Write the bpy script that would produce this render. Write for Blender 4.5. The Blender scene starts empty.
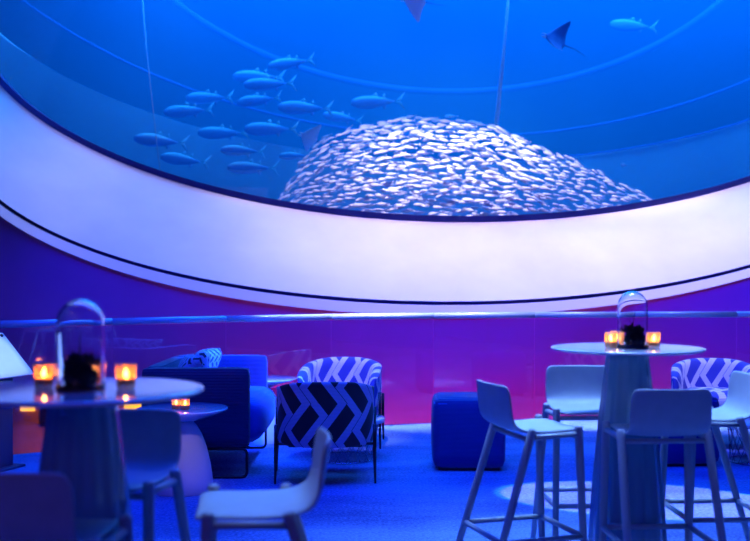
import bpy, bmesh, math, random
from mathutils import Vector, Matrix, noise
random.seed(7)
PI = math.pi
C = bpy.context.scene.collection
sc = bpy.context.scene

# ------------------------------------------------------------------ materials
def mat(name, col, rough=0.5, metal=0.0, coat=0.0, var=0.0, vscale=8.0, bump=0.0, bscale=60.0, sheen=0.0, spec=0.5):
    m = bpy.data.materials.new(name); m.use_nodes = True
    nt = m.node_tree; N = nt.nodes; L = nt.links
    p = N['Principled BSDF']
    p.inputs['Base Color'].default_value = (*col, 1)
    p.inputs['Roughness'].default_value = rough
    p.inputs['Metallic'].default_value = metal
    p.inputs['Coat Weight'].default_value = coat
    p.inputs['Coat Roughness'].default_value = 0.08
    p.inputs['Sheen Weight'].default_value = sheen
    p.inputs['Specular IOR Level'].default_value = spec
    if var or bump:
        tc = N.new('ShaderNodeTexCoord')
    if var:
        n = N.new('ShaderNodeTexNoise'); n.inputs['Scale'].default_value = vscale; n.inputs['Detail'].default_value = 4
        L.new(tc.outputs['Object'], n.inputs['Vector'])
        r = N.new('ShaderNodeValToRGB')
        r.color_ramp.elements[0].position = 0.3; r.color_ramp.elements[1].position = 0.7
        r.color_ramp.elements[0].color = (*[c*(1-var) for c in col], 1)
        r.color_ramp.elements[1].color = (*[min(1, c*(1+var)) for c in col], 1)
        L.new(n.outputs['Fac'], r.inputs['Fac']); L.new(r.outputs['Color'], p.inputs['Base Color'])
    if bump:
        n2 = N.new('ShaderNodeTexNoise'); n2.inputs['Scale'].default_value = bscale; n2.inputs['Detail'].default_value = 3
        L.new(tc.outputs['Object'], n2.inputs['Vector'])
        b = N.new('ShaderNodeBump'); b.inputs['Strength'].default_value = bump; b.inputs['Distance'].default_value = 0.01
        L.new(n2.outputs['Fac'], b.inputs['Height']); L.new(b.outputs['Normal'], p.inputs['Normal'])
    return m

def glass(name, tint=(1, 1, 1), refl=1.0, rough=0.0, ior=1.45):
    m = bpy.data.materials.new(name); m.use_nodes = True
    nt = m.node_tree; N = nt.nodes; L = nt.links
    N.remove(N['Principled BSDF'])
    out = N['Material Output']
    t = N.new('ShaderNodeBsdfTransparent'); t.inputs['Color'].default_value = (*tint, 1)
    g = N.new('ShaderNodeBsdfGlossy'); g.inputs['Roughness'].default_value = rough
    f = N.new('ShaderNodeLayerWeight'); f.inputs['Blend'].default_value = .5
    pw = N.new('ShaderNodeMath'); pw.operation = 'POWER'; pw.inputs[1].default_value = 5.0
    ma = N.new('ShaderNodeMath'); ma.operation = 'MULTIPLY_ADD'; ma.inputs[1].default_value = .8; ma.inputs[2].default_value = .045
    L.new(f.outputs['Facing'], pw.inputs[0]); L.new(pw.outputs[0], ma.inputs[0])
    k = N.new('ShaderNodeMath'); k.operation = 'MULTIPLY'; k.inputs[1].default_value = refl; k.use_clamp = True
    x = N.new('ShaderNodeMixShader')
    L.new(ma.outputs[0], k.inputs[0]); L.new(k.outputs[0], x.inputs['Fac'])
    L.new(t.outputs[0], x.inputs[1]); L.new(g.outputs[0], x.inputs[2]); L.new(x.outputs[0], out.inputs['Surface'])
    return m

def emit(name, col, strength):
    m = bpy.data.materials.new(name); m.use_nodes = True
    N = m.node_tree.nodes; N.remove(N['Principled BSDF'])
    e = N.new('ShaderNodeEmission'); e.inputs['Color'].default_value = (*col, 1); e.inputs['Strength'].default_value = strength
    m.node_tree.links.new(e.outputs[0], N['Material Output'].inputs['Surface'])
    return m

def ribbed(name, col, per_m, strength=0.5, axis='Z', rough=0.7, sheen=0.3):
    m = mat(name, col, rough=rough, sheen=sheen)
    nt = m.node_tree; N = nt.nodes; L = nt.links
    tc = N.new('ShaderNodeTexCoord'); w = N.new('ShaderNodeTexWave')
    w.wave_type = 'BANDS'; w.bands_direction = axis; w.inputs['Scale'].default_value = per_m / 3.18; w.inputs['Distortion'].default_value = 0.0
    L.new(tc.outputs['Object'], w.inputs['Vector'])
    b = N.new('ShaderNodeBump'); b.inputs['Strength'].default_value = strength; b.inputs['Distance'].default_value = 0.012
    L.new(w.outputs['Fac'], b.inputs['Height']); L.new(b.outputs['Normal'], N['Principled BSDF'].inputs['Normal'])
    return m

def zigzag(name, light, dark, P=0.11, A=0.13, HV=0.37, W=0.26, line=0.02, use_uv=True, v0=0.0):
    """woven ribbons that zigzag in mirrored pairs over a dark ground (UV in metres)"""
    m = mat(name, light, rough=0.75, sheen=0.2)
    nt = m.node_tree; N = nt.nodes; L = nt.links; p = N['Principled BSDF']
    tc = N.new('ShaderNodeTexCoord'); sp = N.new('ShaderNodeSeparateXYZ')
    L.new(tc.outputs['UV' if use_uv else 'Object'], sp.inputs[0])
    def M(op, a, b=None):
        n = N.new('ShaderNodeMath'); n.operation = op
        for i, v in enumerate((a, b)):
            if v is None: continue
            if isinstance(v, (int, float)): n.inputs[i].default_value = v
            else: L.new(v, n.inputs[i])
        return n.outputs[0]
    u = sp.outputs[0]; v = sp.outputs[1]
    def fam(off, ph):
        tri = M('PINGPONG', M('DIVIDE', M('ADD', v, v0+ph*HV), HV/2), 1.0)   # 0..1..0 with period HV
        q = M('ADD', M('ADD', u, off), M('MULTIPLY', tri, A))
        fr = M('FRACT', M('ADD', M('DIVIDE', q, 2*P), 100.0))
        return M('ABSOLUTE', M('SUBTRACT', fr, 0.5))                  # 0 in the ribbon's middle
    d1 = fam(0.0, 0.0); d2 = fam(P, .22)
    m1 = M('LESS_THAN', d1, W/2); m2 = M('LESS_THAN', d2, W/2)
    gap = M('GREATER_THAN', M('ABSOLUTE', M('SUBTRACT', d1, W/2)), line)  # dark outline where one ribbon crosses another
    mask = M('MAXIMUM', m1, M('MULTIPLY', m2, gap))
    st = M('GREATER_THAN', M('FRACT', M('MULTIPLY', v, 110.0)), 0.35)  # fine woven lines inside a ribbon
    st = M('ADD', M('MULTIPLY', st, 0.35), 0.65)
    mx = N.new('ShaderNodeMix'); mx.data_type = 'RGBA'
    mx.inputs[6].default_value = (*dark, 1); mx.inputs[7].default_value = (*light, 1)
    L.new(M('MULTIPLY', mask, st), mx.inputs[0]); L.new(mx.outputs[2], p.inputs['Base Color'])
    return m

MT = {}
MT['stool'] = mat('stool_shell', (.50, .52, .54), .42, var=.04, vscale=20)
MT['stool_leg'] = mat('stool_leg', (.42, .44, .48), .4)
MT['tabletop'] = mat('white_tabletop', (.72, .72, .74), .16, coat=1.0)
MT['pedestal'] = mat('pedestal_lacquer', (.20, .36, .46), .16, coat=1.0)
MT['white'] = mat('white_lacquer', (.85, .85, .87), .35)
MT['plaster'] = mat('white_cast_stone', (.80, .80, .84), .7, bump=.15, bscale=40)
MT['metal'] = mat('dark_metal', (.05, .05, .06), .3, metal=.9)
MT['chrome'] = mat('brushed_steel', (.75, .76, .78), .22, metal=1.0)
MT['rail'] = mat('rail_steel', (.80, .84, .88), .4, metal=.25)
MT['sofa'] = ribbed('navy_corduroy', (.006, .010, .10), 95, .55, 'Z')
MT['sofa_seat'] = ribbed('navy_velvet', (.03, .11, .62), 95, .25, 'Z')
MT['pouf'] = ribbed('navy_pouf', (.006, .010, .26), 110, .45, 'Z')
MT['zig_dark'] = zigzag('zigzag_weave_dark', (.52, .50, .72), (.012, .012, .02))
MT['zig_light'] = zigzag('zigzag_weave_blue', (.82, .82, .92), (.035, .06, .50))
MT['pillow'] = zigzag('pillow_weave', (.55, .56, .80), (.012, .016, .06), P=.07, A=.09, HV=.16, W=.30)
MT['pillow_b'] = zigzag('pillow_weave_small', (.60, .62, .85), (.012, .016, .06), P=.04, A=.05, HV=.09, W=.34)
MT['bell'] = bpy.data.materials.new('bell_glass'); MT['bell'].use_nodes = True
_n = MT['bell'].node_tree; _n.nodes.remove(_n.nodes['Principled BSDF']); _g = _n.nodes.new('ShaderNodeBsdfGlass'); _g.inputs['Roughness'].default_value = 0.0; _g.inputs['IOR'].default_value = 1.45
_n.links.new(_g.outputs[0], _n.nodes['Material Output'].inputs['Surface'])
MT['panel_glass'] = glass('balustrade_glass', (.95, .95, .98), 2.2, 0.0)
MT['acrylic'] = glass('acrylic_pane', (.97, .98, 1), .3)
MT['wax'] = mat('candle_wax', (.9, .75, .5), .5)
MT['flame'] = emit('flame', (1.0, .36, .05), 110)
MT['moss'] = mat('moss', (.07, .075, .03), .9, var=.6, vscale=60, bump=.8, bscale=120)
MT['leaf'] = mat('dry_leaf', (.22, .20, .08), .7)
MT['soil'] = mat('soil', (.03, .02, .02), .95)
MT['sign'] = mat('sign_face', (.80, .86, .86), .5, var=.06, vscale=5)
MT['navy'] = mat('navy_post', (.03, .03, .12), .35)

def holder_mat():
    m = bpy.data.materials.new('frosted_holder'); m.use_nodes = True
    N = m.node_tree.nodes; L = m.node_tree.links; N.remove(N['Principled BSDF'])
    t = N.new('ShaderNodeBsdfTranslucent'); t.inputs['Color'].default_value = (1, .42, .10, 1)
    tr = N.new('ShaderNodeBsdfTransparent'); g = N.new('ShaderNodeBsdfGlossy'); g.inputs['Roughness'].default_value = .1
    a = N.new('ShaderNodeMixShader'); a.inputs[0].default_value = .5
    b = N.new('ShaderNodeMixShader'); b.inputs[0].default_value = .08
    L.new(t.outputs[0], a.inputs[1]); L.new(tr.outputs[0], a.inputs[2])
    L.new(a.outputs[0], b.inputs[1]); L.new(g.outputs[0], b.inputs[2]); L.new(b.outputs[0], N['Material Output'].inputs['Surface'])
    return m
MT['holder'] = holder_mat()

# ------------------------------------------------------------------ mesh helpers
def obj(name, bm, m, parent=None, smooth=True, loc=(0, 0, 0), rot=None, mods=()):
    me = bpy.data.meshes.new(name)
    bmesh.ops.recalc_face_normals(bm, faces=bm.faces[:]); bm.to_mesh(me); bm.free()
    for p in me.polygons: p.use_smooth = smooth
    o = bpy.data.objects.new(name, me); C.objects.link(o)
    for mm in (m if isinstance(m, (list, tuple)) else [m]): me.materials.append(mm)
    o.location = loc
    if rot: o.rotation_euler = rot
    if parent: o.parent = parent
    for md in mods:
        if md[0] == 'bevel':
            x = o.modifiers.new('bevel', 'BEVEL'); x.width = md[1]; x.segments = md[2]; x.limit_method = 'ANGLE'; x.angle_limit = .6
        if md[0] == 'subsurf':
            x = o.modifiers.new('subsurf', 'SUBSURF'); x.levels = x.render_levels = md[1]
        if md[0] == 'solid':
            x = o.modifiers.new('solid', 'SOLIDIFY'); x.thickness = md[1]; x.offset = md[2]
    return o

def thing(name, label, cat, loc=(0, 0, 0), rz=0, group=None):
    o = bpy.data.objects.new(name, None); C.objects.link(o)
    o.location = loc; o.rotation_euler = (0, 0, rz); o['label'] = label; o['category'] = cat
    if group: o['group'] = group
    return o

def tag(o, label, cat, group=None, kind=None):
    o['label'] = label; o['category'] = cat
    if group: o['group'] = group
    if kind: o['kind'] = kind
    return o

def struct(name, bm, m, smooth=False, parent=None, mods=()):
    o = obj(name, bm, m, parent, smooth, mods=mods)
    if parent is None: o['kind'] = 'structure'
    return o

def copy_tree(o, parent=None):
    c = o.copy(); C.objects.link(c)
    if parent: c.parent = parent
    for ch in list(o.children): copy_tree(ch, c)
    return c

def box(bm, c, s, rz=0):
    r = bmesh.ops.create_cube(bm, size=1)
    bmesh.ops.transform(bm, matrix=Matrix.Translation(c) @ Matrix.Rotation(rz, 4, 'Z') @ Matrix.Diagonal((*s, 1)), verts=r['verts'])
    return r['verts']

def lathe(bm, prof, n=48, flute=0.0, nf=0, cx=0, cy=0):
    rings = []
    for r, z in prof:
        if r < 1e-5: rings.append([bm.verts.new((cx, cy, z))]); continue
        rings.append([bm.verts.new((cx+r*(1+(flute*math.cos(nf*2*PI*k/n) if nf else 0))*math.cos(2*PI*k/n),
                                    cy+r*(1+(flute*math.cos(nf*2*PI*k/n) if nf else 0))*math.sin(2*PI*k/n), z)) for k in range(n)])
    for a, b in zip(rings, rings[1:]):
        for k in range(n):
            k2 = (k+1) % n
            if len(a) == 1 and len(b) == 1: continue
            if len(a) == 1: bm.faces.new((a[0], b[k], b[k2]))
            elif len(b) == 1: bm.faces.new((a[k], a[k2], b[0]))
            else: bm.faces.new((a[k], a[k2], b[k2], b[k]))
    return bm

def tube(bm, pts, r, n=12, closed=False):
    """round bar through pts; r is a number or one radius per point"""
    P = [Vector(p) for p in pts]; R = r if isinstance(r, (list, tuple)) else [r]*len(P)
    rings = []; up = None
    for i, p in enumerate(P):
        if closed: t = (P[(i+1) % len(P)]-P[i-1])
        else: t = (P[min(i+1, len(P)-1)]-P[max(i-1, 0)])
        t.normalize()
        if up is None: up = Vector((0, 0, 1)) if abs(t.z) < .9 else Vector((0, 1, 0))
        a = t.cross(up).normalized(); b = a.cross(t).normalized(); up = b
        rings.append([bm.verts.new(p+R[i]*(a*math.cos(2*PI*k/n)+b*math.sin(2*PI*k/n))) for k in range(n)])
    m = len(rings)
    for i in range(m if closed else m-1):
        A, B = rings[i], rings[(i+1) % m]
        for k in range(n): bm.faces.new((A[k], A[(k+1) % n], B[(k+1) % n], B[k]))
    if not closed:
        bm.faces.new(rings[0][::-1]); bm.faces.new(rings[-1])
    return bm

def rounded_path(pts, rad, n=5, closed=False):
    P = [Vector(p) for p in pts]; out = []
    m = len(P)
    for i, p in enumerate(P):
        if not closed and i in (0, m-1): out.append(p); continue
        a = (P[i-1]-p); b = (P[(i+1) % m]-p)
        r = min(rad, a.length*.45, b.length*.45); a.normalize(); b.normalize()
        for k in range(n+1):
            t = k/n; out.append((p+a*r)*(1-t)**2 + p*2*t*(1-t) + (p+b*r)*t*t)
    return out

def rbox(bm, c, s, r, seg=4, bulge=0.0):
    """box with rounded edges, faces puffed out by bulge"""
    t = bmesh.new(); bmesh.ops.create_cube(t, size=1)
    bmesh.ops.scale(t, vec=s, verts=t.verts[:])
    bmesh.ops.subdivide_edges(t, edges=t.edges[:], cuts=8, use_grid_fill=True)
    h = [x/2 for x in s]
    for v in t.verts:
        co = v.co.copy()
        q = Vector([max(-(h[i]-r), min(h[i]-r, co[i])) for i in range(3)])
        d = co-q
        if d.length > 1e-6: co = q+d.normalized()*r*(1.0 if d.length > r*.2 else 1.0) if d.length > r else co
        if bulge:
            n = [co[i]/h[i] for i in range(3)]
            w = [max(0, 1-n[(i+1) % 3]**2)*max(0, 1-n[(i+2) % 3]**2) for i in range(3)]
            for i in range(3):
                if abs(n[i]) > .8: co[i] += math.copysign(bulge*w[i], n[i])
        v.co = co+Vector(c)
    me = bpy.data.meshes.new('tmp'); t.to_mesh(me); t.free(); bm.from_mesh(me); bpy.data.meshes.remove(me)
    return bm

def grid_faces(bm, g, closed_u=False):
    for i in range(len(g)-1):
        n = len(g[i])
        for k in range(n if closed_u else n-1):
            bm.faces.new((g[i][k], g[i][(k+1) % n], g[i+1][(k+1) % n], g[i+1][k]))

# ------------------------------------------------------------------ camera
cam = bpy.data.cameras.new('camera'); co = bpy.data.objects.new('camera', cam); C.objects.link(co)
co.location = (0, 0, 1.4); co.rotation_euler = (PI/2, 0, 0)
cam.lens = 48; cam.sensor_width = 36; cam.clip_end = 200
cam.shift_y = 6.5/750
cam.dof.use_dof = True; cam.dof.focus_distance = 7.0; cam.dof.aperture_fstop = 2.1
sc.camera = co

# ------------------------------------------------------------------ the setting
AL = math.radians(4); CA, SA = math.cos(AL), math.sin(AL)
def W(s, z, D): return Vector((s*CA, D+s*SA, z))        # a point on the window wall's plane, D deep

def oval(s0, z0, a, b, btop, n=160):
    """closed egg-shaped outline, shallow below its widest line and tall above it"""
    out = []
    for k in range(n):
        t = 2*PI*k/n; q = math.sin(t)
        out.append((s0+a*math.cos(t), z0+(btop if q > 0 else b)*q))
    return out
INNER = dict(s0=1.2, z0=4.92, a=6.6, b=.42*6.6, btop=3.3)
OUTER = dict(s0=.95, z0=3.06, a=5.85, b=.34*5.85-.03, btop=5.2)
RIM = dict(s0=.92, z0=3.02, a=5.92, b=.34*5.92+.075, btop=5.4)
def ring_between(bm, o1, D1, o2, D2, steps=1, ease=None):
    A = oval(**o1); B = oval(**o2); g = []
    for i in range(steps+1):
        t = i/steps
        g.append([bm.verts.new(W(a[0]*(1-t)+b[0]*t, a[1]*(1-t)+b[1]*t, D1*(1-t)+D2*t)) for a, b in zip(A, B)])
    grid_faces(bm, g, True)
    return bm
def grow(o, d): 
    r = dict(o); r['a'] += d; r['b'] += d; r['btop'] += d; return r
def plate(bm, o, D, x0, x1, z0, z1):
    """flat wall with the oval cut out of it"""
    A = oval(**o); n = len(A); ring = [bm.verts.new(W(s, z, D)) for s, z in A]
    outer = []
    cx, cz = o['s0'], o['z0']
    for s, z in A:
        dx, dz = s-cx, z-cz; k = 1e9
        if dx > 1e-9: k = min(k, (x1-cx)/dx)
        if dx < -1e-9: k = min(k, (x0-cx)/dx)
        if dz > 1e-9: k = min(k, (z1-cz)/dz)
        if dz < -1e-9: k = min(k, (z0-cz)/dz)
        outer.append(bm.verts.new(W(cx+dx*k, cz+dz*k, D)))
    for k in range(n): bm.faces.new((ring[k], ring[(k+1) % n], outer[(k+1) % n], outer[k]))
    return bm

# wall that carries the oval window
MT['wall'] = mat('painted_wall', (.55, .30, .62), .85, var=.05, vscale=1.5)
MT['sill'] = mat('white_reveal', (.85, .84, .89), .55, var=.09, vscale=.9)
MT['rimdark'] = mat('dark_rim_gap', (.03, .03, .10), .5)  # dark blue ring between the white rim and the sill
MT['rimwhite'] = mat('white_rim', (.88, .88, .90), .5)
MT['gasket'] = mat('blue_gasket', (.02, .03, .30), .5)
struct('wall_front', plate(bmesh.new(), RIM, 12.16, -11, 13, -3.2, 9.6), MT['wall'])
bm = bmesh.new(); r2 = grow(OUTER, .045)
ring_between(bm, RIM, 12.17, RIM, 12.06); ring_between(bm, RIM, 12.06, r2, 12.16, 2)
struct('trim_1', bm, MT['rimwhite'], False)
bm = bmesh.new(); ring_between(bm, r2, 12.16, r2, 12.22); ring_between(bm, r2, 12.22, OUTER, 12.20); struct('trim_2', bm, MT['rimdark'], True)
gi = grow(INNER, .0); go = grow(INNER, -.085)
bm = bmesh.new(); ring_between(bm, OUTER, 12.20, INNER, 13.58, 10); struct('trim_3', bm, MT['sill'], True)
# window: gasket frame and the acrylic pane
bm = bmesh.new(); ring_between(bm, gi, 13.58, go, 13.56); ring_between(bm, go, 13.56, go, 13.75)
win = struct('window_1', bm, MT['gasket'], True)
bm = bmesh.new()
A = [bm.verts.new(W(s, z, 13.66)) for s, z in oval(**grow(INNER, -.02))]; bm.faces.new(A)
A2 = [bm.verts.new(W(s, z, 13.74)) for s, z in oval(**grow(INNER, -.02))]; bm.faces.new(A2)
for k in range(len(A)): bm.faces.new((A[k], A[(k+1) % len(A)], A2[(k+1) % len(A)], A2[k]))
obj('acrylic_pane', bm, MT['acrylic'], win, False)

# tank: a ledge with a second oval opening, the deep wall, floor, sides
MT['tank'] = mat('tank_wall', (.05, .30, .80), .9, var=.12, vscale=.35)
MT['ledge'] = mat('tank_ledge', (.55, .80, .98), .9, var=.12, vscale=.8)
BAND = dict(s0=1.4, z0=7.43, a=8.8, b=.46*8.8, btop=2.2)
bm = bmesh.new(); plate(bm, BAND, 17.0, -12, 13, 1.7, 10); ring_between(bm, BAND, 17.0, BAND, 17.5); struct('wall_tank_ledge', bm, MT['ledge'])
def arc_tube(name, s0, z0, a, b, D, r, m, t0=200, t1=340):
    bm = bmesh.new(); tube(bm, [W(s0+a*math.cos(math.radians(t)), z0+b*math.sin(math.radians(t)), D) for t in range(t0, t1+1, 2)], r, 8)
    return struct(name, bm, m, True)
MT['ringtube'] = mat('rim_reflection', (.07, .26, .80), .8)  # faint arcs of reflected rims, built as thin tubes
arc_tube('reflected_rim_4', 1.4, 7.43, 8.8, .46*8.8, 16.97, .014, MT['ringtube'], 275, 330)
arc_tube('reflected_rim_5', 1.5, 12.5, 11.4, .74*11.4, 18.9, .026, MT['ringtube'])
arc_tube('reflected_rim_6', 1.5, 11.06, 7.8, .74*7.8, 20.9, .07, MT['ringtube'])
bm = bmesh.new()
g = []
for i in range(33):
    t = PI*i/32; x = 1.2-13*math.cos(t); y = 15+11*math.sin(t)**.8
    g.append([bm.verts.new((x, y, z)) for z in (1.7, 10)])
g = [[bm.verts.new((-11.8, 13.0, z)) for z in (1.7, 10)]]+g+[[bm.verts.new((14.2, 14.6, z)) for z in (1.7, 10)]]
grid_faces(bm, g); struct('wall_tank', bm, MT['tank'], True)
bm = bmesh.new(); box(bm, (1.2, 20, 1.75), (27, 13.2, .1)); struct('floor_tank', bm, MT['tank'])

# the water itself
wm = bpy.data.materials.new('tank_water'); wm.use_nodes = True
N = wm.node_tree.nodes; N.remove(N['Principled BSDF'])
vs = N.new('ShaderNodeVolumeScatter'); vs.inputs['Color'].default_value = (.02, .40, 1.0, 1); vs.inputs['Density'].default_value = .19; vs.inputs['Anisotropy'].default_value = 0.0
va = N.new('ShaderNodeVolumeAbsorption'); va.inputs['Color'].default_value = (.03, .40, 1.0, 1); va.inputs['Density'].default_value = .10
ad = N.new('ShaderNodeAddShader')
wm.node_tree.links.new(vs.outputs[0], ad.inputs[0]); wm.node_tree.links.new(va.outputs[0], ad.inputs[1])
wm.node_tree.links.new(ad.outputs[0], N['Material Output'].inputs['Volume'])
bm = bmesh.new(); g = []
for s in (-9.5, 12.5):
    g.append([bm.verts.new(W(s, z, D)) for z, D in ((1.82, 13.80), (1.82, 24.0), (9.0, 24.0), (9.0, 13.80))])
grid_faces(bm, g, True); bm.faces.new(g[0]); bm.faces.new(g[1])
wo = obj('water', bm, wm, None, False); wo['kind'] = 'structure'

# lounge floor, its edge following the glass balustrade
EDGE = [(-5.6, 6.1), (-4.2, 7.0), (-2.925, 7.8), (-2.01, 8.35), (-1.11, 8.9), (0, 9.4), (1.31, 9.7), (2.5, 9.82), (3.69, 9.88), (5.0, 9.85), (6.6, 9.7)]
def catmull(P, n=12):
    out = []
    for i in range(len(P)-1):
        p0, p1, p2, p3 = [Vector((*P[max(0, min(len(P)-1, j))], 0)) for j in (i-1, i, i+1, i+2)]
        for k in range(n):
            t = k/n; out.append(.5*((2*p1)+(-p0+p2)*t+(2*p0-5*p1+4*p2-p3)*t*t+(-p0+3*p1-3*p2+p3)*t**3))
    out.append(Vector((*P[-1], 0))); return out
curve = catmull(EDGE)
def carpet():
    m = mat('blue_carpet', (.05, .22, .72), .95, bump=.7, bscale=140, sheen=.2)
    nt = m.node_tree; N = nt.nodes; L = nt.links; tc = N.new('ShaderNodeTexCoord')
    n1 = N.new('ShaderNodeTexNoise'); n1.inputs['Scale'].default_value = 1.1; n1.inputs['Detail'].default_value = 5; n1.inputs['Roughness'].default_value = .65
    n2 = N.new('ShaderNodeTexNoise'); n2.inputs['Scale'].default_value = 55; n2.inputs['Detail'].default_value = 2
    mp = N.new('ShaderNodeMapping'); mp.inputs['Scale'].default_value = (.45, 1.3, 1)
    L.new(tc.outputs['Object'], mp.inputs['Vector']); L.new(mp.outputs[0], n1.inputs['Vector']); L.new(tc.outputs['Object'], n2.inputs['Vector'])
    a = N.new('ShaderNodeMix'); a.data_type = 'FLOAT'; a.inputs[0].default_value = .45
    L.new(n1.outputs['Fac'], a.inputs[2]); L.new(n2.outputs['Fac'], a.inputs[3])
    r = N.new('ShaderNodeValToRGB'); e = r.color_ramp.elements
    e[0].position = .38; e[0].color = (.03, .07, .30, 1); e[1].position = .64; e[1].color = (.28, .47, .84, 1)  # mottle, with streaks of light and deep shadow put into its contrast
    L.new(a.outputs[0], r.inputs['Fac']); L.new(r.outputs['Color'], N['Principled BSDF'].inputs['Base Color'])
    return m
bm = bmesh.new()
top = [bm.verts.new((p.x, p.y+.05, 0)) for p in curve]+[bm.verts.new((6.6, -3, 0)), bm.verts.new((-5.6, -3, 0))]
bot = [bm.verts.new((v.co.x, v.co.y, -.35)) for v in top]
bm.faces.new(top); bm.faces.new(bot[::-1])
for k in range(len(top)): bm.faces.new((top[k], top[(k+1) % len(top)], bot[(k+1) % len(top)], bot[k]))
struct('floor', bm, carpet())
MT['void'] = mat('lower_floor', (.10, .08, .16), .6)
bm = bmesh.new(); box(bm, (1, 7.5, -3.05), (24, 10, .1)); struct('floor_lower', bm, MT['void'])

# glass balustrade along the edge
bal = thing('glass_balustrade', 'curved glass balustrade with a round steel handrail along the carpet edge', 'railing')
acc = [0]
for a, b in zip(curve, curve[1:]): acc.append(acc[-1]+(b-a).length)
def along(s):
    for i in range(len(acc)-1):
        if acc[i+1] >= s: 
            t = (s-acc[i])/(acc[i+1]-acc[i]); return curve[i].lerp(curve[i+1], t)
    return curve[-1].copy()
npan = 13; step = acc[-1]/npan
for i in range(npan):
    p, q = along(i*step), along((i+1)*step); d = (q-p).normalized(); c = (p+q)/2; L_ = (q-p).length-.012
    bm = bmesh.new(); box(bm, (c.x, c.y, .507), (L_, .016, 1.00), math.atan2(d.y, d.x))
    obj('glass_panel', bm, MT['panel_glass'], bal, False)
    bm = bmesh.new(); tube(bm, [Vector((p.x, p.y, 1.03))+d*.002, Vector((q.x, q.y, 1.03))-d*.002], .030, 14)
    obj('handrail', bm, MT['rail'], bal)

# ------------------------------------------------------------------ bar stools
def stool_shell():
    bm = bmesh.new()
    prof = [(-.226, .942), (-.224, .925), (-.218, .885), (-.208, .83), (-.195, .785), (-.170, .752), (-.13, .738), (-.06, .733), (.02, .736), (.09, .741), (.135, .742), (.152, .737)]
    hw = [.148, .166, .171, .172, .172, .172, .172, .172, .172, .171, .165, .152]
    cv = [.010, .013, .016, .018, .018, .014, .010, .008, .006, .004, .002, .0]
    g = []
    for (y, z), w, c in zip(prof, hw, cv):
        row = []
        for k in range(11):
            t = -1+2*k/10
            back = max(0, min(1, (z-.74)/.16)) if y < -.1 else 0
            row.append(bm.verts.new((w*t, y+back*c*1.6*t*t, z+(1-back)*c*.9*t*t-(0.012*abs(t)**6 if z > .96 else 0))))
        g.append(row)
    grid_faces(bm, g); return bm
LEGS = {'fr': ((.184, .115, .752), (.198, .145, 0)), 'fl': ((-.184, .115, .752), (-.198, .145, 0)),
        'rr': ((.184, -.105, .748), (.205, -.34, 0)), 'rl': ((-.184, -.105, .748), (-.205, -.34, 0))}
def legp(k, z):
    a, b = Vector(LEGS[k][0]), Vector(LEGS[k][1]); t = (a.z-z)/(a.z-b.z); return a.lerp(b, t)
def make_stool():
    t = thing('bar_stool', '', 'stool')
    obj('seat_shell', stool_shell(), MT['stool'], t, True, mods=(('solid', .014, 0), ('subsurf', 2)))
    for k in LEGS:
        bm = bmesh.new(); a = Vector(LEGS[k][0]); b = legp(k, .0)
        d = (b-a).normalized()
        tube(bm, [a-d*.012, a-d*.008, a, a.lerp(b, .5), b], [.010, .017, .0185, .017, .0145], 14)
        obj('leg', bm, MT['stool_leg'], t)
    bm = bmesh.new(); f = .29
    pts = [legp(k, f) for k in ('fr', 'fl', 'rl', 'rr')]
    for i in range(4): tube(bm, [pts[i], pts[(i+1) % 4]], .0125, 12)
    obj('footrest', bm, MT['stool_leg'], t)
    bm = bmesh.new()
    for s in ('r', 'l'): tube(bm, [legp('f'+s, .728), legp('r'+s, .722)], .012, 10)
    for z, k in ((.715, 'f'), (.712, 'r')): tube(bm, [legp(k+'l', z), legp(k+'r', z)], .011, 10)
    obj('seat_frame', bm, MT['stool_leg'], t)
    return t
stool0 = make_stool()
def face(dx, dy): return math.atan2(dy, dx)-PI/2
STOOLS = [
 (.705, 4.42, face(.95, .31), 'pale bar stool seen side-on in front of the navy ottoman, facing the tall table'),
 (1.06, 4.98, face(.05, -1), 'pale bar stool standing behind the tall pedestal table, its backrest towards the glass'),
 (1.21, 4.31, face(-.05, 1), 'bar stool with its back turned, in front of the table with the sharp bell jar'),
 (1.56, 4.76, face(-1, -.04), 'bar stool cut by the picture edge, facing the tall table from beside the patterned armchair'),
 (-.865, 3.26, face(-.18, -.98), 'shaded bar stool behind the blurred tall table, beside the low pedestal table'),
 (-.86, 2.57, face(.10, .99), 'dark blurred bar stool nearest the camera, only its backrest in view'),
 (-.36, 2.90, face(-1, -.12), 'blurred bar stool side-on with a bright seat, in front of the dark zigzag armchair'),
]
for i, (x, y, r, lab) in enumerate(STOOLS):
    o = stool0 if i == 0 else copy_tree(stool0)
    o.location = (x, y, 0); o.rotation_euler = (0, 0, r); o['label'] = lab; o['group'] = 'bar stools around the tall tables'

# ------------------------------------------------------------------ tall tables
def make_bar_table():
    t = thing('bar_table', '', 'table')
    bm = lathe(bmesh.new(), [(0, 1.052), (.10, 1.052), (.30, 1.056), (.338, 1.061), (.349, 1.066), (.350, 1.070), (.347, 1.074), (.33, 1.075), (0, 1.075)], 96)
    obj('tabletop', bm, MT['tabletop'], t, mods=())
    bm = lathe(bmesh.new(), [(0, 0), (.183, 0), (.187, .01), (.183, .10), (.163, .40), (.127, .78), (.100, 1.00), (.094, 1.052), (0, 1.052)], 120, .025, 14)
    obj('pedestal', bm, MT['pedestal'], t)
    return t
bt = make_bar_table(); bt.location = (1.17, 4.64, 0)
bt['label'] = 'tall round white table on a glossy conical pedestal, in sharp focus beside the turned stool'
bt2 = copy_tree(bt); bt2.location = (-.853, 2.92, 0); bt2.rotation_euler = (0, 0, .3)
bt2['label'] = 'blurred tall round table with a large bell jar, in front of the navy sofa'

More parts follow.
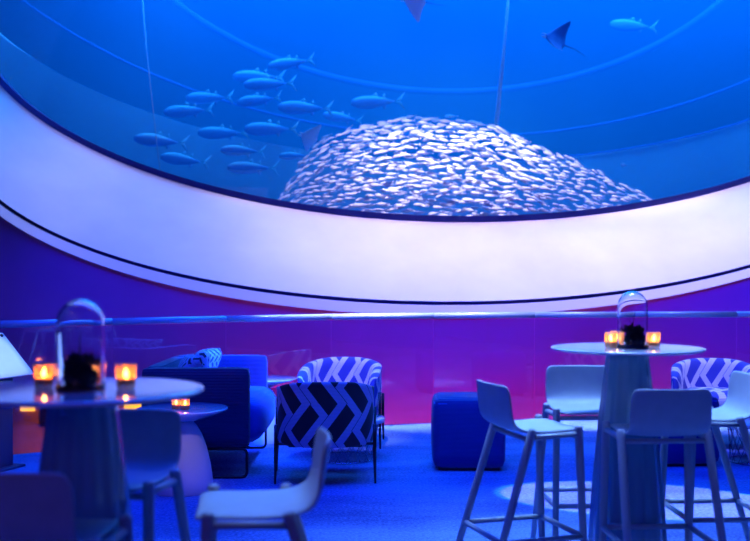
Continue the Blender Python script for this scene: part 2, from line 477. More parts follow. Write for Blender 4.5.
def make_bell():
    t = thing('bell_jar', '', 'terrarium')
    prof = [(.066, .012), (.068, .03), (.0685, .14), (.068, .192)]
    for k in range(1, 10):
        a = PI/2*k/9; prof.append((.068*math.cos(a), .192+.068*math.sin(a)))
    prof[-1] = (0, .260)
    obj('glass_bell', lathe(bmesh.new(), prof, 64), MT['bell'], t, mods=(('solid', .0035, -1), ('subsurf', 1)))
    obj('tray', lathe(bmesh.new(), [(0, 0), (.070, 0), (.072, .004), (.072, .010), (.068, .012), (0, .012)], 48), MT['metal'], t)
    bm = bmesh.new()
    for k, (bx, by, br, bh) in enumerate(((0, 0, .042, .050), (.022, .010, .026, .092), (-.020, -.010, .024, .066), (.004, -.026, .026, .046), (-.004, .024, .024, .080), (.030, -.016, .018, .060))):
        v0 = len(bm.verts); r_ = bmesh.ops.create_icosphere(bm, subdivisions=4, radius=1)
        for v in r_['verts']:
            n = v.co.copy(); d = 1+.22*noise.noise(n*2.3+Vector((k, 0, 0)))+.16*noise.noise(n*8)
            x_, y_ = bx+n.x*br*d, by+n.y*br*d; q = math.hypot(x_, y_); f = min(1, .054/max(q, 1e-6))
            v.co = Vector((x_*f+.006, y_*f, max(.013, .013+bh*.45+n.z*bh*.5*d)))
    moss = obj('moss', bm, MT['moss'], t)
    rnd = random.Random(3); bm = bmesh.new()
    for k in range(90):
        a = rnd.random()*2*PI; r = .050*math.sqrt(rnd.random()); base = Vector((r*math.cos(a), r*math.sin(a), .088-10*r*r))
        d = Vector((math.cos(a)*.6+rnd.uniform(-.5, .5), math.sin(a)*.6+rnd.uniform(-.5, .5), .5+.6*rnd.random())).normalized(); ln = .012+.022*rnd.random()
        w = d.cross(Vector((0, 0, 1))).normalized()*.0035
        p = [base-w*.3, base+w*.3, base+d*ln*.6+w, base+d*ln, base+d*ln*.6-w]
        p = [q if Vector((q.x, q.y, 0)).length < .058 else Vector((q.x*.058/Vector((q.x, q.y, 0)).length, q.y*.058/Vector((q.x, q.y, 0)).length, q.z)) for q in p]
        vv = [bm.verts.new(q) for q in p]; bm.faces.new(vv)
    obj('sprigs', bm, MT['leaf'], moss, False, mods=(('solid', .0012, 0),))
    bm = bmesh.new(); tube(bm, [(.0, .0, .04), (.004, .002, .12), (.012, -.002, .165)], [.003, .0022, .0012], 8)
    tube(bm, [(.003, .0, .10), (-.02, .006, .135)], [.002, .001], 6); obj('twig', bm, MT['leaf'], t)
    return t
TT = 1.0755
b0 = make_bell(); b0.location = (1.185, 4.60, TT); b0['label'] = 'glass bell jar over moss on the sharp tall table'
b1 = copy_tree(b0); b1.location = (-.86, 2.92, TT); b1.rotation_euler = (0, 0, 2.0); b1['label'] = 'glass bell jar over dark moss on the blurred tall table'

def make_candle():
    t = thing('votive_candle', '', 'candle')
    obj('holder', lathe(bmesh.new(), [(0, .0), (.024, .0), (.027, .004), (.030, .070), (.0285, .070), (.0255, .010), (0, .009)], 32), MT['holder'], t)
    obj('wax', lathe(bmesh.new(), [(0, .0095), (.024, .0105), (.0255, .028), (.004, .027), (0, .027)], 32), MT['wax'], t)
    obj('flame', lathe(bmesh.new(), [(0, .029), (.0045, .034), (.006, .040), (.004, .050), (0, .060)], 12), MT['flame'], t)
    return t
cd = make_candle()
CANDLES = [
 (1.085, 4.60, TT, 'votive candle beside the bell jar on the sharp tall table, on the ottoman side'),
 (1.283, 4.60, TT, 'votive candle beside the bell jar on the sharp tall table, on the armchair side'),
 (1.146, 4.735, TT, 'votive candle glowing behind the bell jar on the sharp tall table'),
 (-.973, 2.94, TT, 'large blurred votive candle next to the tilted white sign'),
 (-.727, 2.92, TT, 'large blurred votive candle on the tall table, in front of the sofa end'),
 (-.846, 3.03, TT, 'votive candle glowing behind the large blurred bell jar'),
 (-1.292, 6.50, .5425, 'small votive candle on the low pedestal table, the one away from the sofa front'),
 (-1.228, 6.47, .5425, 'small votive candle on the low pedestal table, the one towards the sofa front'),
]
for i, (x, y, z, lab) in enumerate(CANDLES):
    o = cd if i == 0 else copy_tree(cd)
    o.location = (x, y, z); o['label'] = lab; o['group'] = 'votive candles on the tables'

# ------------------------------------------------------------------ low pedestal tables
def make_side_table():
    t = thing('side_table', '', 'table')
    obj('tabletop', lathe(bmesh.new(), [(0, .455), (.09, .458), (.18, .482), (.26, .515), (.292, .530), (.296, .536), (.294, .541), (.285, .542), (0, .542)], 72), MT['tabletop'], t)
    obj('pedestal', lathe(bmesh.new(), [(0, 0), (.198, 0), (.203, .008), (.198, .06), (.183, .17), (.158, .28), (.125, .37), (.090, .43), (.06, .457), (0, .457)], 64), MT['plaster'], t)
    return t
st = make_side_table(); st.location = (-1.262, 6.56, 0); st['label'] = 'low round pedestal table with two candles, in front of the sofa arm'
s2 = copy_tree(st); s2.location = (-.955, 8.50, 0); s2['label'] = 'low round pedestal table between the sofa and the far armchair'
for o in (st, s2): o['group'] = 'low pedestal tables'

def make_coffee():
    t = thing('coffee_table', '', 'table')
    obj('tabletop', lathe(bmesh.new(), [(0, .285), (.30, .285), (.318, .289), (.322, .300), (.318, .316), (.305, .320), (0, .320)], 72), MT['tabletop'], t)
    bm = bmesh.new(); n = 20
    for k in range(n):
        a = 2*PI*k/n
        for s in (1, -1):
            b = a+s*.55; tube(bm, [(.27*math.cos(a), .27*math.sin(a), .284), (.25*math.cos(b), .25*math.sin(b), .006)], .0035, 6)
    for r, z in ((.27, .281), (.25, .006)):
        tube(bm, [(r*math.cos(2*PI*k/40), r*math.sin(2*PI*k/40), z) for k in range(40)], .005, 8, True)
    obj('wire_base', bm, MT['chrome'], t)
    return t
ct = make_coffee(); ct.location = (-.24, 7.72, 0); ct['label'] = 'low round white table on a wire base between the two zigzag armchairs'
c2 = copy_tree(ct); c2.location = (2.95, 7.58, 0); c2['label'] = 'low round white table on a wire base by the cut-off bar stool'
for o in (ct, c2): o['group'] = 'low wire-based tables'

# ------------------------------------------------------------------ armchairs
def barrel(arm_front=.58, back_top=.70, bottom=.255, th=.085):
    """upholstered wrap-around back: a rounded section swept round a U, UVs in metres"""
    bm = bmesh.new(); uvl = bm.loops.layers.uv.new('UVMap')
    path = []; R = .295; hw = .295
    for k in range(7): path.append((hw, .27-(.27+.02)*k/7))
    for k in range(25):
        a = PI*k/24; path.append((hw*math.cos(a)*1.0, -.02-R*.93*math.sin(a)**.85))
    for k in range(1, 8): path.append((-hw, -.02+(.29)*k/7))
    n = len(path); ns = 20; g = []; U = []; acc_ = 0
    for i, (x, y) in enumerate(path):
        if i: acc_ += math.hypot(x-path[i-1][0], y-path[i-1][1])
        a = path[max(0, i-1)]; b = path[min(n-1, i+1)]
        tx, ty = b[0]-a[0], b[1]-a[1]; l = math.hypot(tx, ty); nx, ny = -ty/l, tx/l
        if nx*x+ny*(y-.0) < 0: nx, ny = -nx, -ny
        f = max(0, min(1, (y+.30)/.57)); top_ = back_top*(1-f**1.5)+arm_front*f**1.5-.035*min(1, abs(x)/.29)**4*(1-f)
        bot_ = bottom
        h = (top_-bot_)/2; zc = (top_+bot_)/2
        endk = 1.0
        if i < 3: endk = (.55, .85, .97)[i]
        if i > n-4: endk = (.55, .85, .97)[n-1-i]
        row = []
        for k in range(ns):
            t = 2*PI*k/ns; cx, sx = math.cos(t), math.sin(t)
            e = .45
            px = math.copysign(abs(cx)**e, cx)*th/2; pz = math.copysign(abs(sx)**e, sx)*h
            px *= endk if endk < 1 else 1; pz = pz*(.9+.1*endk)
            # the top edge rolls outward
            roll = .022*max(0, sx)**3
            row.append(bm.verts.new((x+nx*(px+roll), y+ny*(px+roll), zc+pz)))
        g.append(row); U.append(acc_)
    for i in range(n-1):
        for k in range(ns):
            k2 = (k+1) % ns
            vs_ = (g[i][k], g[i][k2], g[i+1][k2], g[i+1][k]); f = bm.faces.new(vs_)
            us = (U[i], U[i], U[i+1], U[i+1])
            for lp, v, u in zip(f.loops, vs_, us): lp[uvl].uv = (u, v.co.z)
    bm.faces.new(g[0]); bm.faces.new(g[-1][::-1])
    return bm
def make_armchair(zm, label, loc, rz, cushion_m):
    t = thing('armchair', label, 'armchair', loc, rz, 'zigzag patterned armchairs')
    obj('backrest', barrel(), zm, t)
    bm = bmesh.new(); rbox(bm, (0, .035, .37), (.49, .52, .17), .06, bulge=.02)
    uvl = bm.loops.layers.uv.new('UVMap')
    for f in bm.faces:
        for lp in f.loops: lp[uvl].uv = (lp.vert.co.x+.02, lp.vert.co.y+lp.vert.co.z)
    obj('seat_cushion', bm, cushion_m, t)
    bm = bmesh.new(); box(bm, (0, .02, .265), (.50, .50, .03)); obj('seat_base', bm, MT['metal'], t, False, mods=(('bevel', .008, 2),))
    for sx in (-1, 1):
        for y in (-.2, .26):
            bm = bmesh.new(); xx = .352 if y > 0 else .335
            tube(bm, [(sx*xx, y, .46 if y > 0 else .40), (sx*xx, y, .2), (sx*(xx+.004), y*1.04, 0)], [.012, .0125, .007], 12)
            tube(bm, [(sx*xx, y, .27), (sx*.20, y*.8, .262)], .009, 8)
            obj('leg', bm, MT['metal'], t)
    return t
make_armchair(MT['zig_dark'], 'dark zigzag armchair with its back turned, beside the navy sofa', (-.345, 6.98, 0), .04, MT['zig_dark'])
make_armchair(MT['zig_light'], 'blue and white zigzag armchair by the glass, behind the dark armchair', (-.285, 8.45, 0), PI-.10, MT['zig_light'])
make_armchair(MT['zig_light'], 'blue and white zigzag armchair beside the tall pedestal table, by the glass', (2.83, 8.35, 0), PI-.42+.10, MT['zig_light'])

# ------------------------------------------------------------------ sofa
sofa = thing('sofa', 'navy ribbed sofa seen from its end, patterned cushions along its back', 'sofa', (-1.25, 7.55, 0))
# facing +X; arms at both ends in Y
for y in (-.565, .565):
    bm = bmesh.new(); rbox(bm, (0, y, .49), (.75, .11, .555), .03); obj('armrest', bm, MT['sofa'], sofa)
bm = bmesh.new(); rbox(bm, (-.315, 0, .49), (.12, 1.03, .555), .03); obj('backrest', bm, MT['sofa'], sofa)
bm = bmesh.new(); rbox(bm, (.10, 0, .375), (.70, 1.01, .31), .10, bulge=.02); obj('seat_cushion', bm, MT['sofa_seat'], sofa)
bm = bmesh.new(); box(bm, (0, 0, .218), (.70, 1.1, .02)); obj('base_frame', bm, MT['metal'], sofa, False)
for y in (-.60, .60):
    bm = bmesh.new()
    tube(bm, rounded_path([(-.35, y, .205), (.36, y, .205), (.36, y, .010), (-.35, y, .010)], .04, closed=True), .010, 10, True)
    obj('leg', bm, MT['metal'], sofa)
def make_pillow(w, h, d):
    bm = bmesh.new(); uvl = bm.loops.layers.uv.new('UVMap'); n = 14; S = {}
    for side in (1, -1):
        for i in range(n+1):
            for j in range(n+1):
                u = -1+2*i/n; v = -1+2*j/n
                pin = 1-.07*(1-abs(u)**2)*abs(v)**6-.0; pin2 = 1-.07*(1-abs(v)**2)*abs(u)**6
                z = side*d/2*((1-u**4)*(1-v**4))**.5
                if abs(u) == 1 or abs(v) == 1:
                    if side == -1: S[(side, i, j)] = S[(1, i, j)]; continue
                S[(side, i, j)] = bm.verts.new((u*w/2*pin2, z, v*h/2*pin))
        for i in range(n):
            for j in range(n):
                q = (S[(side, i, j)], S[(side, i+1, j)], S[(side, i+1, j+1)], S[(side, i, j+1)])
                try: f = bm.faces.new(q)
                except ValueError: continue
                for lp in f.loops: lp[uvl].uv = (lp.vert.co.x, lp.vert.co.z)
    return bm
# pillows lean on the backrest (their face looks along +X)
PIL = [(-1.37, 7.26, .690, .42, .32, MT['pillow_b'], 'dark cushion with fine print, nearest along the sofa back', -PI/2+.30, -.50),
       (-1.36, 7.60, .690, .34, .33, MT['pillow'], 'dark cushion with a zigzag print, in the middle of the sofa', -PI/2+.10, -.45),
       (-1.35, 7.90, .690, .34, .32, MT['pillow_b'], 'dark cushion at the far arm of the sofa', -PI/2-.25, -.45)]
for x, y, z, w, h, m, lab, rz, tilt in PIL:
    o = obj('throw_pillow', make_pillow(w, h, .14), m, None, True, (x, y, z), (tilt, 0, rz))
    tag(o, lab, 'cushion', 'patterned cushions on the sofa')

# ------------------------------------------------------------------ ottomans
def make_ottoman():
    t = thing('ottoman', '', 'ottoman')
    bm = bmesh.new(); rbox(bm, (0, 0, .265), (.52, .52, .50), .05, bulge=.012); body = obj('body', bm, MT['pouf'], t)
    bm = bmesh.new()
    tube(bm, rounded_path([(-.245, -.245, .482), (.245, -.245, .482), (.245, .245, .482), (-.245, .245, .482)], .05, closed=True), .009, 8, True)
    obj('piping', bm, MT['sofa_seat'], body)
    bm = bmesh.new(); box(bm, (0, 0, .010), (.44, .44, .02)); obj('base', bm, MT['metal'], t, False)
    return t
ot = make_ottoman(); ot.location = (.69, 7.46, 0); ot.rotation_euler = (0, 0, -.04); ot['label'] = 'navy velvet cube ottoman standing free on the carpet behind the side-on stool'
o2 = copy_tree(ot); o2.location = (2.28, 7.62, 0); o2.rotation_euler = (0, 0, .08); o2['label'] = 'navy cube ottoman mostly hidden behind the stool with its back turned'
for o in (ot, o2): o['group'] = 'navy cube ottomans'

# ------------------------------------------------------------------ tilted sign on its post
sg = thing('information_stand', 'tilted white sign on a dark post at the glass balustrade', 'sign', (-2.74, 7.30, 0), math.radians(70))
bm = bmesh.new(); rbox(bm, (0, 0, 0), (.66, .42, .02), .008)
TI = math.radians(46); PC = Vector((-.16, -.02, .83))
spanel = obj('panel', bm, MT['sign'], sg, loc=PC, rot=(TI, 0, 0))
bm = bmesh.new(); box(bm, (0, 0, .40), (.20, .08, .80)); obj('post', bm, MT['navy'], sg, False, mods=(('bevel', .008, 2),))
bm = bmesh.new(); box(bm, (0, 0, .008), (.30, .22, .016)); obj('base_plate', bm, MT['navy'], sg, False, mods=(('bevel', .004, 2),))
for sx in (.10, .14):
    bm = bmesh.new(); tube(bm, [(sx, .15, .97), (sx, .24, 1.02)], .006, 8); obj('bracket', bm, MT['chrome'], sg)
for sx in (-.29, .29):
    bm = bmesh.new(); lathe(bm, [(0, 0), (.014, 0), (.014, .006), (.009, .010), (0, .010)], 16)
    obj('bolt', bm, MT['metal'], spanel, loc=(sx, .175, .010))

# ------------------------------------------------------------------ lit counter on the lower level
ctn = thing('serving_counter', 'warm orange-lit counter beyond the glass on the lower level', 'counter', (-3.3, 11.45, -3.0))
MT['orange'] = mat('orange_panel', (.55, .16, .03), .6, var=.25, vscale=4)
bm = bmesh.new(); box(bm, (0, .1, 1.47), (2.5, .5, 2.94)); obj('body', bm, MT['orange'], ctn, False)
MT['yl'] = emit('yellow_light', (1.0, .46, .02), 2.2)
for x, w in ((-.62, .16), (.62, .30)):
    bm = bmesh.new(); box(bm, (x, -.165, 2.93), (w, .02, .085)); obj('light_slot', bm, MT['yl'], ctn, False)
bm = bmesh.new(); box(bm, (-.36, -.17, 2.83), (.22, .03, .22)); obj('screen', bm, mat('dark_screen', (.02, .01, .02), .2), ctn, False)
bm = bmesh.new(); tube(bm, [(-.215, -.19, 2.99), (-.19, -.19, 2.88)], .018, 10); obj('red_lamp', bm, emit('red_light', (1.0, .02, .06), 8), ctn)

# ------------------------------------------------------------------ fish
def fish_mesh(L=1.0, H=.26, T=.15, rings=9, n=8, fins=True, fork=.5):
    """body along X (head at -X), length 1"""
    bm = bmesh.new(); g = []
    for i in range(rings):
        t = i/(rings-1); x = -.5+.82*t
        w = (math.sin(PI*min(1, t*.97+.03)**.72))**.8
        w = max(w, .10 if t > .5 else .05)
        g.append([bm.verts.new((x*L, T/2*w*L*math.cos(2*PI*k/n), H/2*w*L*math.sin(2*PI*k/n))) for k in range(n)])
    grid_faces(bm, g, True); bm.faces.new(g[0][::-1]); bm.faces.new(g[-1])
    if fins:
        th = .008*L
        def fin(pts):
            a = [bm.verts.new((p[0]*L, th, p[1]*L)) for p in pts]; b = [bm.verts.new((p[0]*L, -th, p[1]*L)) for p in pts]
            bm.faces.new(a); bm.faces.new(b[::-1])
            for k in range(len(pts)): bm.faces.new((a[k], a[(k+1) % len(pts)], b[(k+1) % len(pts)], b[k]))
        fin([(.30, .01), (.38, .03), (.52, .17*fork*2), (.45, .02), (.43, 0)]); fin([(.30, -.01), (.43, 0), (.45, -.02), (.52, -.17*fork*2), (.38, -.03)])
        if rings > 8:
            fin([(-.12, H*.46), (-.02, H*.46+.07), (.02, H*.42)]); fin([(.08, H*.36), (.14, H*.36+.07), (.16, H*.26)]); fin([(.08, -H*.36), (.14, -H*.36-.06), (.16, -H*.26)])
    return bm
MT['sardine'] = mat('sardine_silver', (.82, .80, .92), .6, spec=.3)
fm = fish_mesh(1, .33, .16, 7, 8, True, .3)
sard = bpy.data.meshes.new('sardine'); bmesh.ops.recalc_face_normals(fm, faces=fm.faces[:]); fm.to_mesh(sard); fm.free()
for p in sard.polygons: p.use_smooth = True
sard.materials.append(MT['sardine'])
rnd = random.Random(11)
def dome_top(x):           # outline of the bait ball: height over its base at x
    K = [(-1.42, 0), (-1.30, .22), (-1.10, .62), (-.92, .92), (-.55, 1.20), (0, 1.32), (.50, 1.40), (1.10, 1.40), (1.75, 1.28), (2.25, 1.05), (2.80, .82), (3.35, .58), (3.85, .32), (4.35, .12), (4.50, 0)]
    for a, b in zip(K, K[1:]):
        if a[0] <= x <= b[0]: return a[1]+(b[1]-a[1])*(x-a[0])/(b[0]-a[0])
    return 0
places = []
z = 0
gx, gz = .142, .057
row = 0
while z < 1.62:
    x = -1.5+(row % 2)*gx/2
    while x < 4.6:
        sm = .78 if x < -.2 else (1.0 if x < 2.4 else .72)      # tighter spacing towards the thin ends is made by a second pass
        px = x+rnd.uniform(-.5, .5)*gx*.9; pz = z+rnd.uniform(-.5, .5)*gz*.9
        top_ = dome_top(px)
        if top_ > 0 and pz < top_*rnd.uniform(.97, 1.03):
            f = pz/max(top_, .05); dep = math.sqrt(max(0, 1-f*f))
            side = min(1, (px+1.5)/1.0, (4.6-px)/1.8); 
            y = 14.85-.80*dep*max(.15, side)**.5+rnd.uniform(-.10, .10)
            # heading follows the outline: up along the near end, level in the middle, down at the thin end
            sl = (dome_top(px+.12)-dome_top(px-.12))/.24
            pitch = math.atan(sl)*(.25+.75*f)*.9
            if px < -.5: pitch = max(pitch, .55*min(1, (-.5-px)/.6))
            s = .198*rnd.uniform(.85, 1.12)*sm
            if not ((px > 3.0) and rnd.random() < .25): places.append((.9+(px-.9)*1.055, y+.0, 2.24+pz*1.09, pitch+rnd.gauss(0, .13), rnd.gauss(0, .22), s))
        x += gx*(.80 if (x < -.2 or x > 2.4) else 1.0)
    z += gz; row += 1
# a looser second layer behind the first
for px, y, pz, pi_, ya, s in list(places):
    if rnd.random() < .25: places.append((px+rnd.uniform(-.08, .08), y+.22+rnd.uniform(0, .25), pz+rnd.uniform(-.04, .03), pi_+rnd.gauss(0, .2), rnd.gauss(0, .35), s))
# base follows the sill of the oval window
places = [(x, y, z_, a, b, s) for x, y, z_, a, b, s in places]
places.sort(key=lambda p: p[1]/p[5])
SG = 'silver sardines of the bait ball'; SL = 'small silver sardine in the front of the dense bait ball behind the oval window'
def fmat(x, y, z_, pitch, yaw, s): return Matrix.Translation((x, y, z_)) @ Matrix.Rotation(yaw, 4, 'Z') @ Matrix.Rotation(-pitch, 4, 'Y') @ Matrix.Rotation(-.60, 4, 'X') @ Matrix.Diagonal((s, s, s, 1))
for p in places[:300]:
    o = bpy.data.objects.new('sardine', sard); C.objects.link(o); o.matrix_world = fmat(*p); tag(o, SL, 'fish', SG)
bm = bmesh.new()
for p in places[300:]:
    k = len(bm.verts); bm.from_mesh(sard); bm.verts.ensure_lookup_table()
    bmesh.ops.transform(bm, matrix=fmat(*p), verts=bm.verts[k:])
sh = obj('sardine_shoal', bm, MT['sardine']); tag(sh, 'rest of the dense silver sardine bait ball behind the oval window', 'fish', None, 'stuff')

# tuna: body with a pale belly, fins as part of the silhouette
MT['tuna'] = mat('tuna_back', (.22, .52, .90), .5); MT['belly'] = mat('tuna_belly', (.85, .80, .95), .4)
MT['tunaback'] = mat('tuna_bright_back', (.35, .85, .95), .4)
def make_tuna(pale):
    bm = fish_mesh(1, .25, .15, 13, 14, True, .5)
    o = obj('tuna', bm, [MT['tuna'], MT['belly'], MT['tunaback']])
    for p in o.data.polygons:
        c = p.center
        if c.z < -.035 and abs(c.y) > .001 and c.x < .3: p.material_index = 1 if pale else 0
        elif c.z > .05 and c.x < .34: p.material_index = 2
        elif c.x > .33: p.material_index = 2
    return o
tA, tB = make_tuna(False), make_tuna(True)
def at(x, y, d): return ((x-375)*d/1000, d, 1.4-(y-277)*d/1000)
TUNA = [  # x0, x1 (head..tail), y, depth, tilt, pale, label
 (267, 316, 63, 15.9, -.14, 0, 'faint tuna topmost in the blue school, above the sardines'),
 (232, 286, 77, 16.5, .02, 0, 'faint tuna second from the top of the school, tail behind another tuna'),
 (243, 297, 84, 15.8, -.04, 0, 'tuna with a bright back line under the two topmost tuna'),
 (184, 235, 98, 16.2, .0, 0, 'faint tuna high at the open-water edge of the school'),
 (236, 283, 100, 16.0, -.12, 0, 'tuna in the middle row of the school with a curved bright back'),
 (163, 215, 111, 15.8, -.05, 0, 'tuna with a bright outline, the one nearest the oval frame in the upper school'),
 (277, 334, 108, 15.6, .02, 0, 'tuna with a clear forked tail just above the pinkish ray'),
 (350, 405, 102, 15.6, -.03, 0, 'lone tuna with a forked tail directly above the bait ball'),
 (322, 364, 118, 16.2, .14, 0, 'faint tuna partly hidden behind the top of the bait ball'),
 (134, 188, 141, 15.6, .10, 0, 'tuna nearest the dark window frame on the side away from the sardines'),
 (198, 250, 133, 16.3, .0, 0, 'faint tuna below the middle row of the school'),
 (244, 299, 129, 15.9, .0, 0, 'faint tuna beside the pinkish ray'),
 (220, 266, 151, 15.4, .06, 1, 'tuna with a pale pink belly, the higher of the two pale-bellied ones'),
 (227, 279, 168, 15.3, .02, 1, 'tuna with a pale pink belly lowest in the school, near the window frame'),
 (160, 210, 160, 16.0, .14, 0, 'very faint tuna low in the school, tail turned up'),
 (279, 312, 156, 15.5, .0, 1, 'small pale-bellied tuna right beside the bait ball'),
]
first = {0: tA, 1: tB}; used = {0: False, 1: False}
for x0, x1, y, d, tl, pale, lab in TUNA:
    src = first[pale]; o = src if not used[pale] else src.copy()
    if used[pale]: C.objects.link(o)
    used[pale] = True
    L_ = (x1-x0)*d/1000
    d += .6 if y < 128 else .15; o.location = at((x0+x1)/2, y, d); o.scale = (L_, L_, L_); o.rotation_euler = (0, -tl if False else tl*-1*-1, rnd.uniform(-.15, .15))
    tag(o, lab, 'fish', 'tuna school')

# rays
def make_ray(name, label, loc, size, rot, flap=.25, top='raytop'):
    t = thing(name, label, 'ray', loc); t.rotation_euler = rot; t.scale = (size, size, size)
    bm = bmesh.new(); g = []; nu, nv = 25, 9
    topv, botv = [], []
    for side in (1, -1):
        gr = []
        for i in range(nu):
            u = -1+2*i/(nu-1); au = abs(u)
            lead = -.36+.50*au**1.3; trail = .30-.10*au-.04*math.sin(au*PI)
            if au > .98: trail = lead+.02
            row = []
            for j in range(nv):
                v = j/(nv-1); x = lead+(trail-lead)*v
                th = .085*(1-au)**1.2*math.sin(PI*v)**.7+.004*math.sin(PI*v)
                row.append(bm.verts.new((x, u*.62, side*th+flap*au**1.6)))
            gr.append(row)
        grid_faces(bm, gr)
    bmesh.ops.remove_doubles(bm, verts=bm.verts[:], dist=.0008)
    o = obj('body', bm, [MT[top], MT['belly']], t)
    for p in o.data.polygons: p.material_index = 1 if p.normal.z < -.2 else 0
    bm = bmesh.new(); tube(bm, [(.28, 0, 0), (.6, .02, .02), (1.0, .0, -.02)], [.018, .010, .004], 8); obj('tail', bm, MT['raytop'], t)
    bm = bmesh.new()
    for s in (-1, 1): tube(bm, [(-.33, s*.05, 0), (-.42, s*.06, -.01), (-.47, s*.04, -.02)], [.03, .022, .008], 8)
    obj('snout', bm, MT['belly'], t)
    return t
MT['raytop'] = mat('ray_back', (.03, .07, .35), .5)
make_ray('eagle_ray', 'small ray gliding alone in open water with a trailing tail', at(556, 41, 15.0), .52, (math.radians(62), math.radians(24), math.radians(8)), .34)
make_ray('eagle_ray', 'pale ray at the very top of the water, cut by the picture edge', at(416, 1, 15.0), .50, (math.radians(-66), math.radians(8), 0), .1, 'belly')
make_ray('eagle_ray', 'pinkish ray among the tuna just beside the bait ball', at(310, 138, 15.0), .40, (math.radians(-52), math.radians(20), math.radians(20)), .1, 'belly')
o = obj('reef_fish', fish_mesh(1, .42, .2, 10, 10, True, .5), MT['belly'], None, True, at(624, 165, 15.0)); o.scale = (.13, .13, .13); o.rotation_euler = (0, 0, .5)
tag(o, 'tiny pale fish alone above the thin end of the bait ball', 'fish')
o = tA.copy(); C.objects.link(o); o.location = at(634, 26, 18.5); o.scale = (.9, .9, .9); o.rotation_euler = (0, .05, .1); tag(o, 'very faint lone fish in open water beside the small gliding ray', 'fish')

# ropes hanging in the water
MT['rope'] = mat('pale_rope', (.75, .85, .95), .7)
bm = bmesh.new(); a = Vector(at(513, -60, 15.6)); b = Vector(at(496, 128, 15.4)); tube(bm, [a, a.lerp(b, .5)+Vector((.015, 0, 0)), b], [.020, .022, .034], 8)
tag(obj('rope', bm, MT['rope']), 'bright rope hanging in the water above the bait ball', 'rope')
bm = bmesh.new(); a = Vector(at(138, -60, 16.5)); b = Vector(at(160, 172, 14.6)); tube(bm, [a, a.lerp(b, .5)+Vector((-.03, 0, 0)), b], .008, 8)
tag(obj('rope', bm, MT['rope']), 'thin faint line hanging in the water by the tuna school', 'rope')

# ------------------------------------------------------------------ light
def look(o, target): o.rotation_euler = (Vector(target)-o.location).to_track_quat('-Z', 'Y').to_euler()
def area(name, loc, target, size, col, power, sy=None, spread=PI):
    l = bpy.data.lights.new(name, 'AREA'); l.energy = power; l.color = col; l.size = size
    if sy: l.shape = 'RECTANGLE'; l.size_y = sy
    l.spread = spread
    o = bpy.data.objects.new(name, l); C.objects.link(o); o.location = loc; look(o, target); return o
def spot(name, loc, target, angle, col, power, blend=.3, rad=.05, scale=(1, 1, 1)):
    l = bpy.data.lights.new(name, 'SPOT'); l.energy = power; l.color = col; l.spot_size = math.radians(angle); l.spot_blend = blend; l.shadow_soft_size = rad
    o = bpy.data.objects.new(name, l); C.objects.link(o); o.location = loc; look(o, target); o.scale = scale; return o
w = bpy.data.worlds.new('world'); sc.world = w; w.use_nodes = True
w.node_tree.nodes['Background'].inputs['Color'].default_value = (.02, .02, .60, 1); w.node_tree.nodes['Background'].inputs['Strength'].default_value = .10

# tank: lamp over the water, and added lights for ledge front and shoal
area('tank_lamp', (2.0, 18.0, 8.8), (2.0, 18.0, 0), 15, (.01, .22, 1.0), 3900, 7)
area('tank_fill_front', (2.0, 15.3, 8.9), (2.0, 15.9, 0), 14, (.01, .22, 1.0), 900, 2)  # unseen light added for the ledge's unlit front face
for x, tx, p in ((.2, -.6, 620), (1.2, 1.1, 2000), (2.6, 3.0, 800)):
    spot('shoal_fill', (x, 12.9, 6.6), (tx, 14.25, 3.0), 52, (.86, .80, 1.0), p, .8, .12, (1, .36, 1))  # unseen spots added before the pane to brighten the sardines
# unseen area light added over the reveal to whiten the sill
area('reveal_fill', (2.6, 13.0, 6.6), (2.6, 13.02, 1.5), 8.0, (.82, .62, 1.0), 92, .4, math.radians(56))
# lounge: blue wash from the ceiling, cyan-white downlights on the tables, a little violet from behind the camera
area('ceiling_wash', (0, 6.0, 6.5), (0, 6.5, 0), 6, (.003, .045, 1.0), 340, 4, math.radians(115))
area('cyan_wash', (1.0, 5.7, 5.2), (1.1, 4.6, .8), 1.4, (.30, .64, 1.0), 26, 1.0, math.radians(46))
for x, y, p in ((.72, 4.40, 230), (1.04, 5.02, 70), (1.62, 4.76, 180)):
    spot('seat_spot', (x+.25, y+.9, 4.6), (x, y, .76), 8.5, (.36, .70, 1.0), p, .6, .08)
spot('table_spot', (1.3, 5.6, 4.6), (1.17, 4.64, 1.08), 11, (.70, .60, 1.0), 130, .4, .08)
spot('seat_spot', (-.2, 3.4, 4.2), (-.42, 2.95, .75), 13, (.45, .80, 1.0), 170, .7, .1)
area('violet_fill', (-2.0, -1.5, 3.0), (0, 5, .6), 2.0, (.46, .24, 1.0), 10)
area('magenta_wash', (.2, 11.2, -1.2), (.2, 12.2, -1.2), 8.5, (1.0, .01, .22), 95, .3)
for x, tx, p in ((-2.2, -2.6, 420), (1.4, 1.0, 900), (4.6, 5.0, 1000)):
    spot('violet_wall', (x, 7.4, 3.75), (tx, 12.2, 1.1), 34, (.02, .012, 1.0), p*1.2, 1.0, .1, (1.6, .75, 1))
area('reveal_fill_side', (-3.2, 12.75, 6.6), (-3.6, 12.85, 1.8), 4.0, (.62, .50, 1.0), 16, .4, math.radians(60))  # second added light, lifts the dim end of the sill
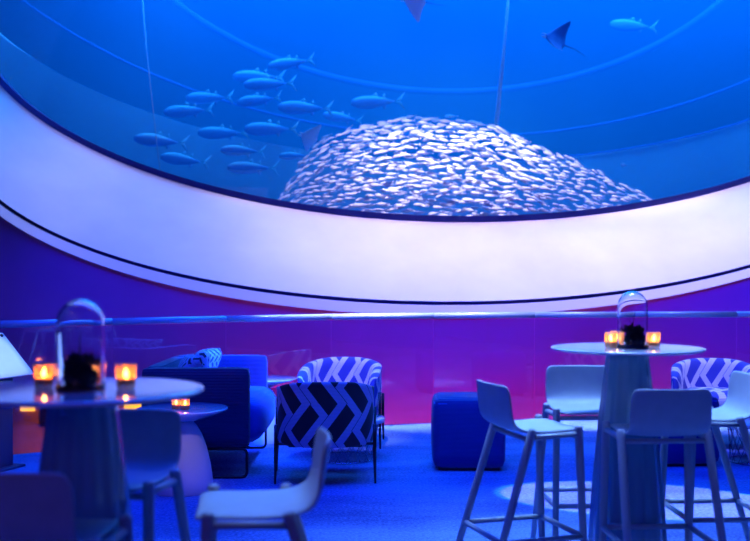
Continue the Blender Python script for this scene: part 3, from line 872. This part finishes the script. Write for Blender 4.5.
spot('pool_rim', (1.6, 6.1, 6.0), (1.66, 6.30, 0), 17.4, (.05, .55, 1.0), 1700, .02, .01, (1.0, .58, 1))
spot('pool', (1.6, 6.1, 6.0), (1.66, 6.30, 0), 16.8, (.70, .34, 1.0), 2300, .08, .01, (1.0, .58, 1))
spot('carpet_spot', (.3, 6.4, 5.5), (.25, 7.6, 0), 24, (.03, .50, 1.0), 170, 1.0, .2)
spot('carpet_spot_b', (1.3, 7.6, 5.5), (1.25, 8.6, 0), 20, (.08, .55, 1.0), 190, 1.0, .2)
spot('chair_spot', (-.4, 7.0, 5.5), (-.25, 8.5, .5), 12, (.60, .60, 1.0), 900, .8, .1)
spot('chair_spot_b', (2.6, 6.8, 5.5), (2.85, 8.4, .5), 12, (.60, .60, 1.0), 900, .8, .1)
spot('sofa_spot', (.8, 6.8, 4.0), (-1.0, 7.9, .5), 20, (.02, .14, 1.0), 1500, .8, .1)
spot('sofa_spot_b', (1.2, 6.6, 2.6), (-1.05, 8.1, .66), 21, (.01, .06, 1.0), 4200, .7, .05)
spot('sign_spot', (-1.0, 6.3, 4.2), (-2.8, 7.1, .80), 13, (.70, .95, 1.0), 420, .5, .05)
spot('plinth_spot', (-.9, 5.0, 1.6), (-1.2, 6.5, .2), 14, (.60, .45, 1.0), 30, .8, .1)
spot('plinth_spot_b', (-.3, 6.6, 3.4), (-.93, 8.35, .25), 9, (.62, .45, 1.0), 160, .6, .05)
area('rail_wash', (.3, 8.6, 5.2), (.3, 9.35, 1.0), 7.5, (.50, .58, 1.0), 70, .2, math.radians(13))
spot('counter_lamp', (-2.9, 10.3, .4), (-3.3, 11.3, -.6), 70, (1.0, .40, .06), 60, .8, .1)

sc.view_settings.view_transform = 'Standard'; sc.view_settings.look = 'None'; sc.view_settings.gamma = 1; sc.view_settings.use_curve_mapping = False
sc.view_settings.exposure = 0.0
sc.cycles.use_denoising = True
sc.cycles.max_bounces = 8; sc.cycles.transparent_max_bounces = 16; sc.cycles.volume_bounces = 0
sc.cycles.sample_clamp_indirect = 4.0
sc.cycles.caustics_reflective = False; sc.cycles.caustics_refractive = False
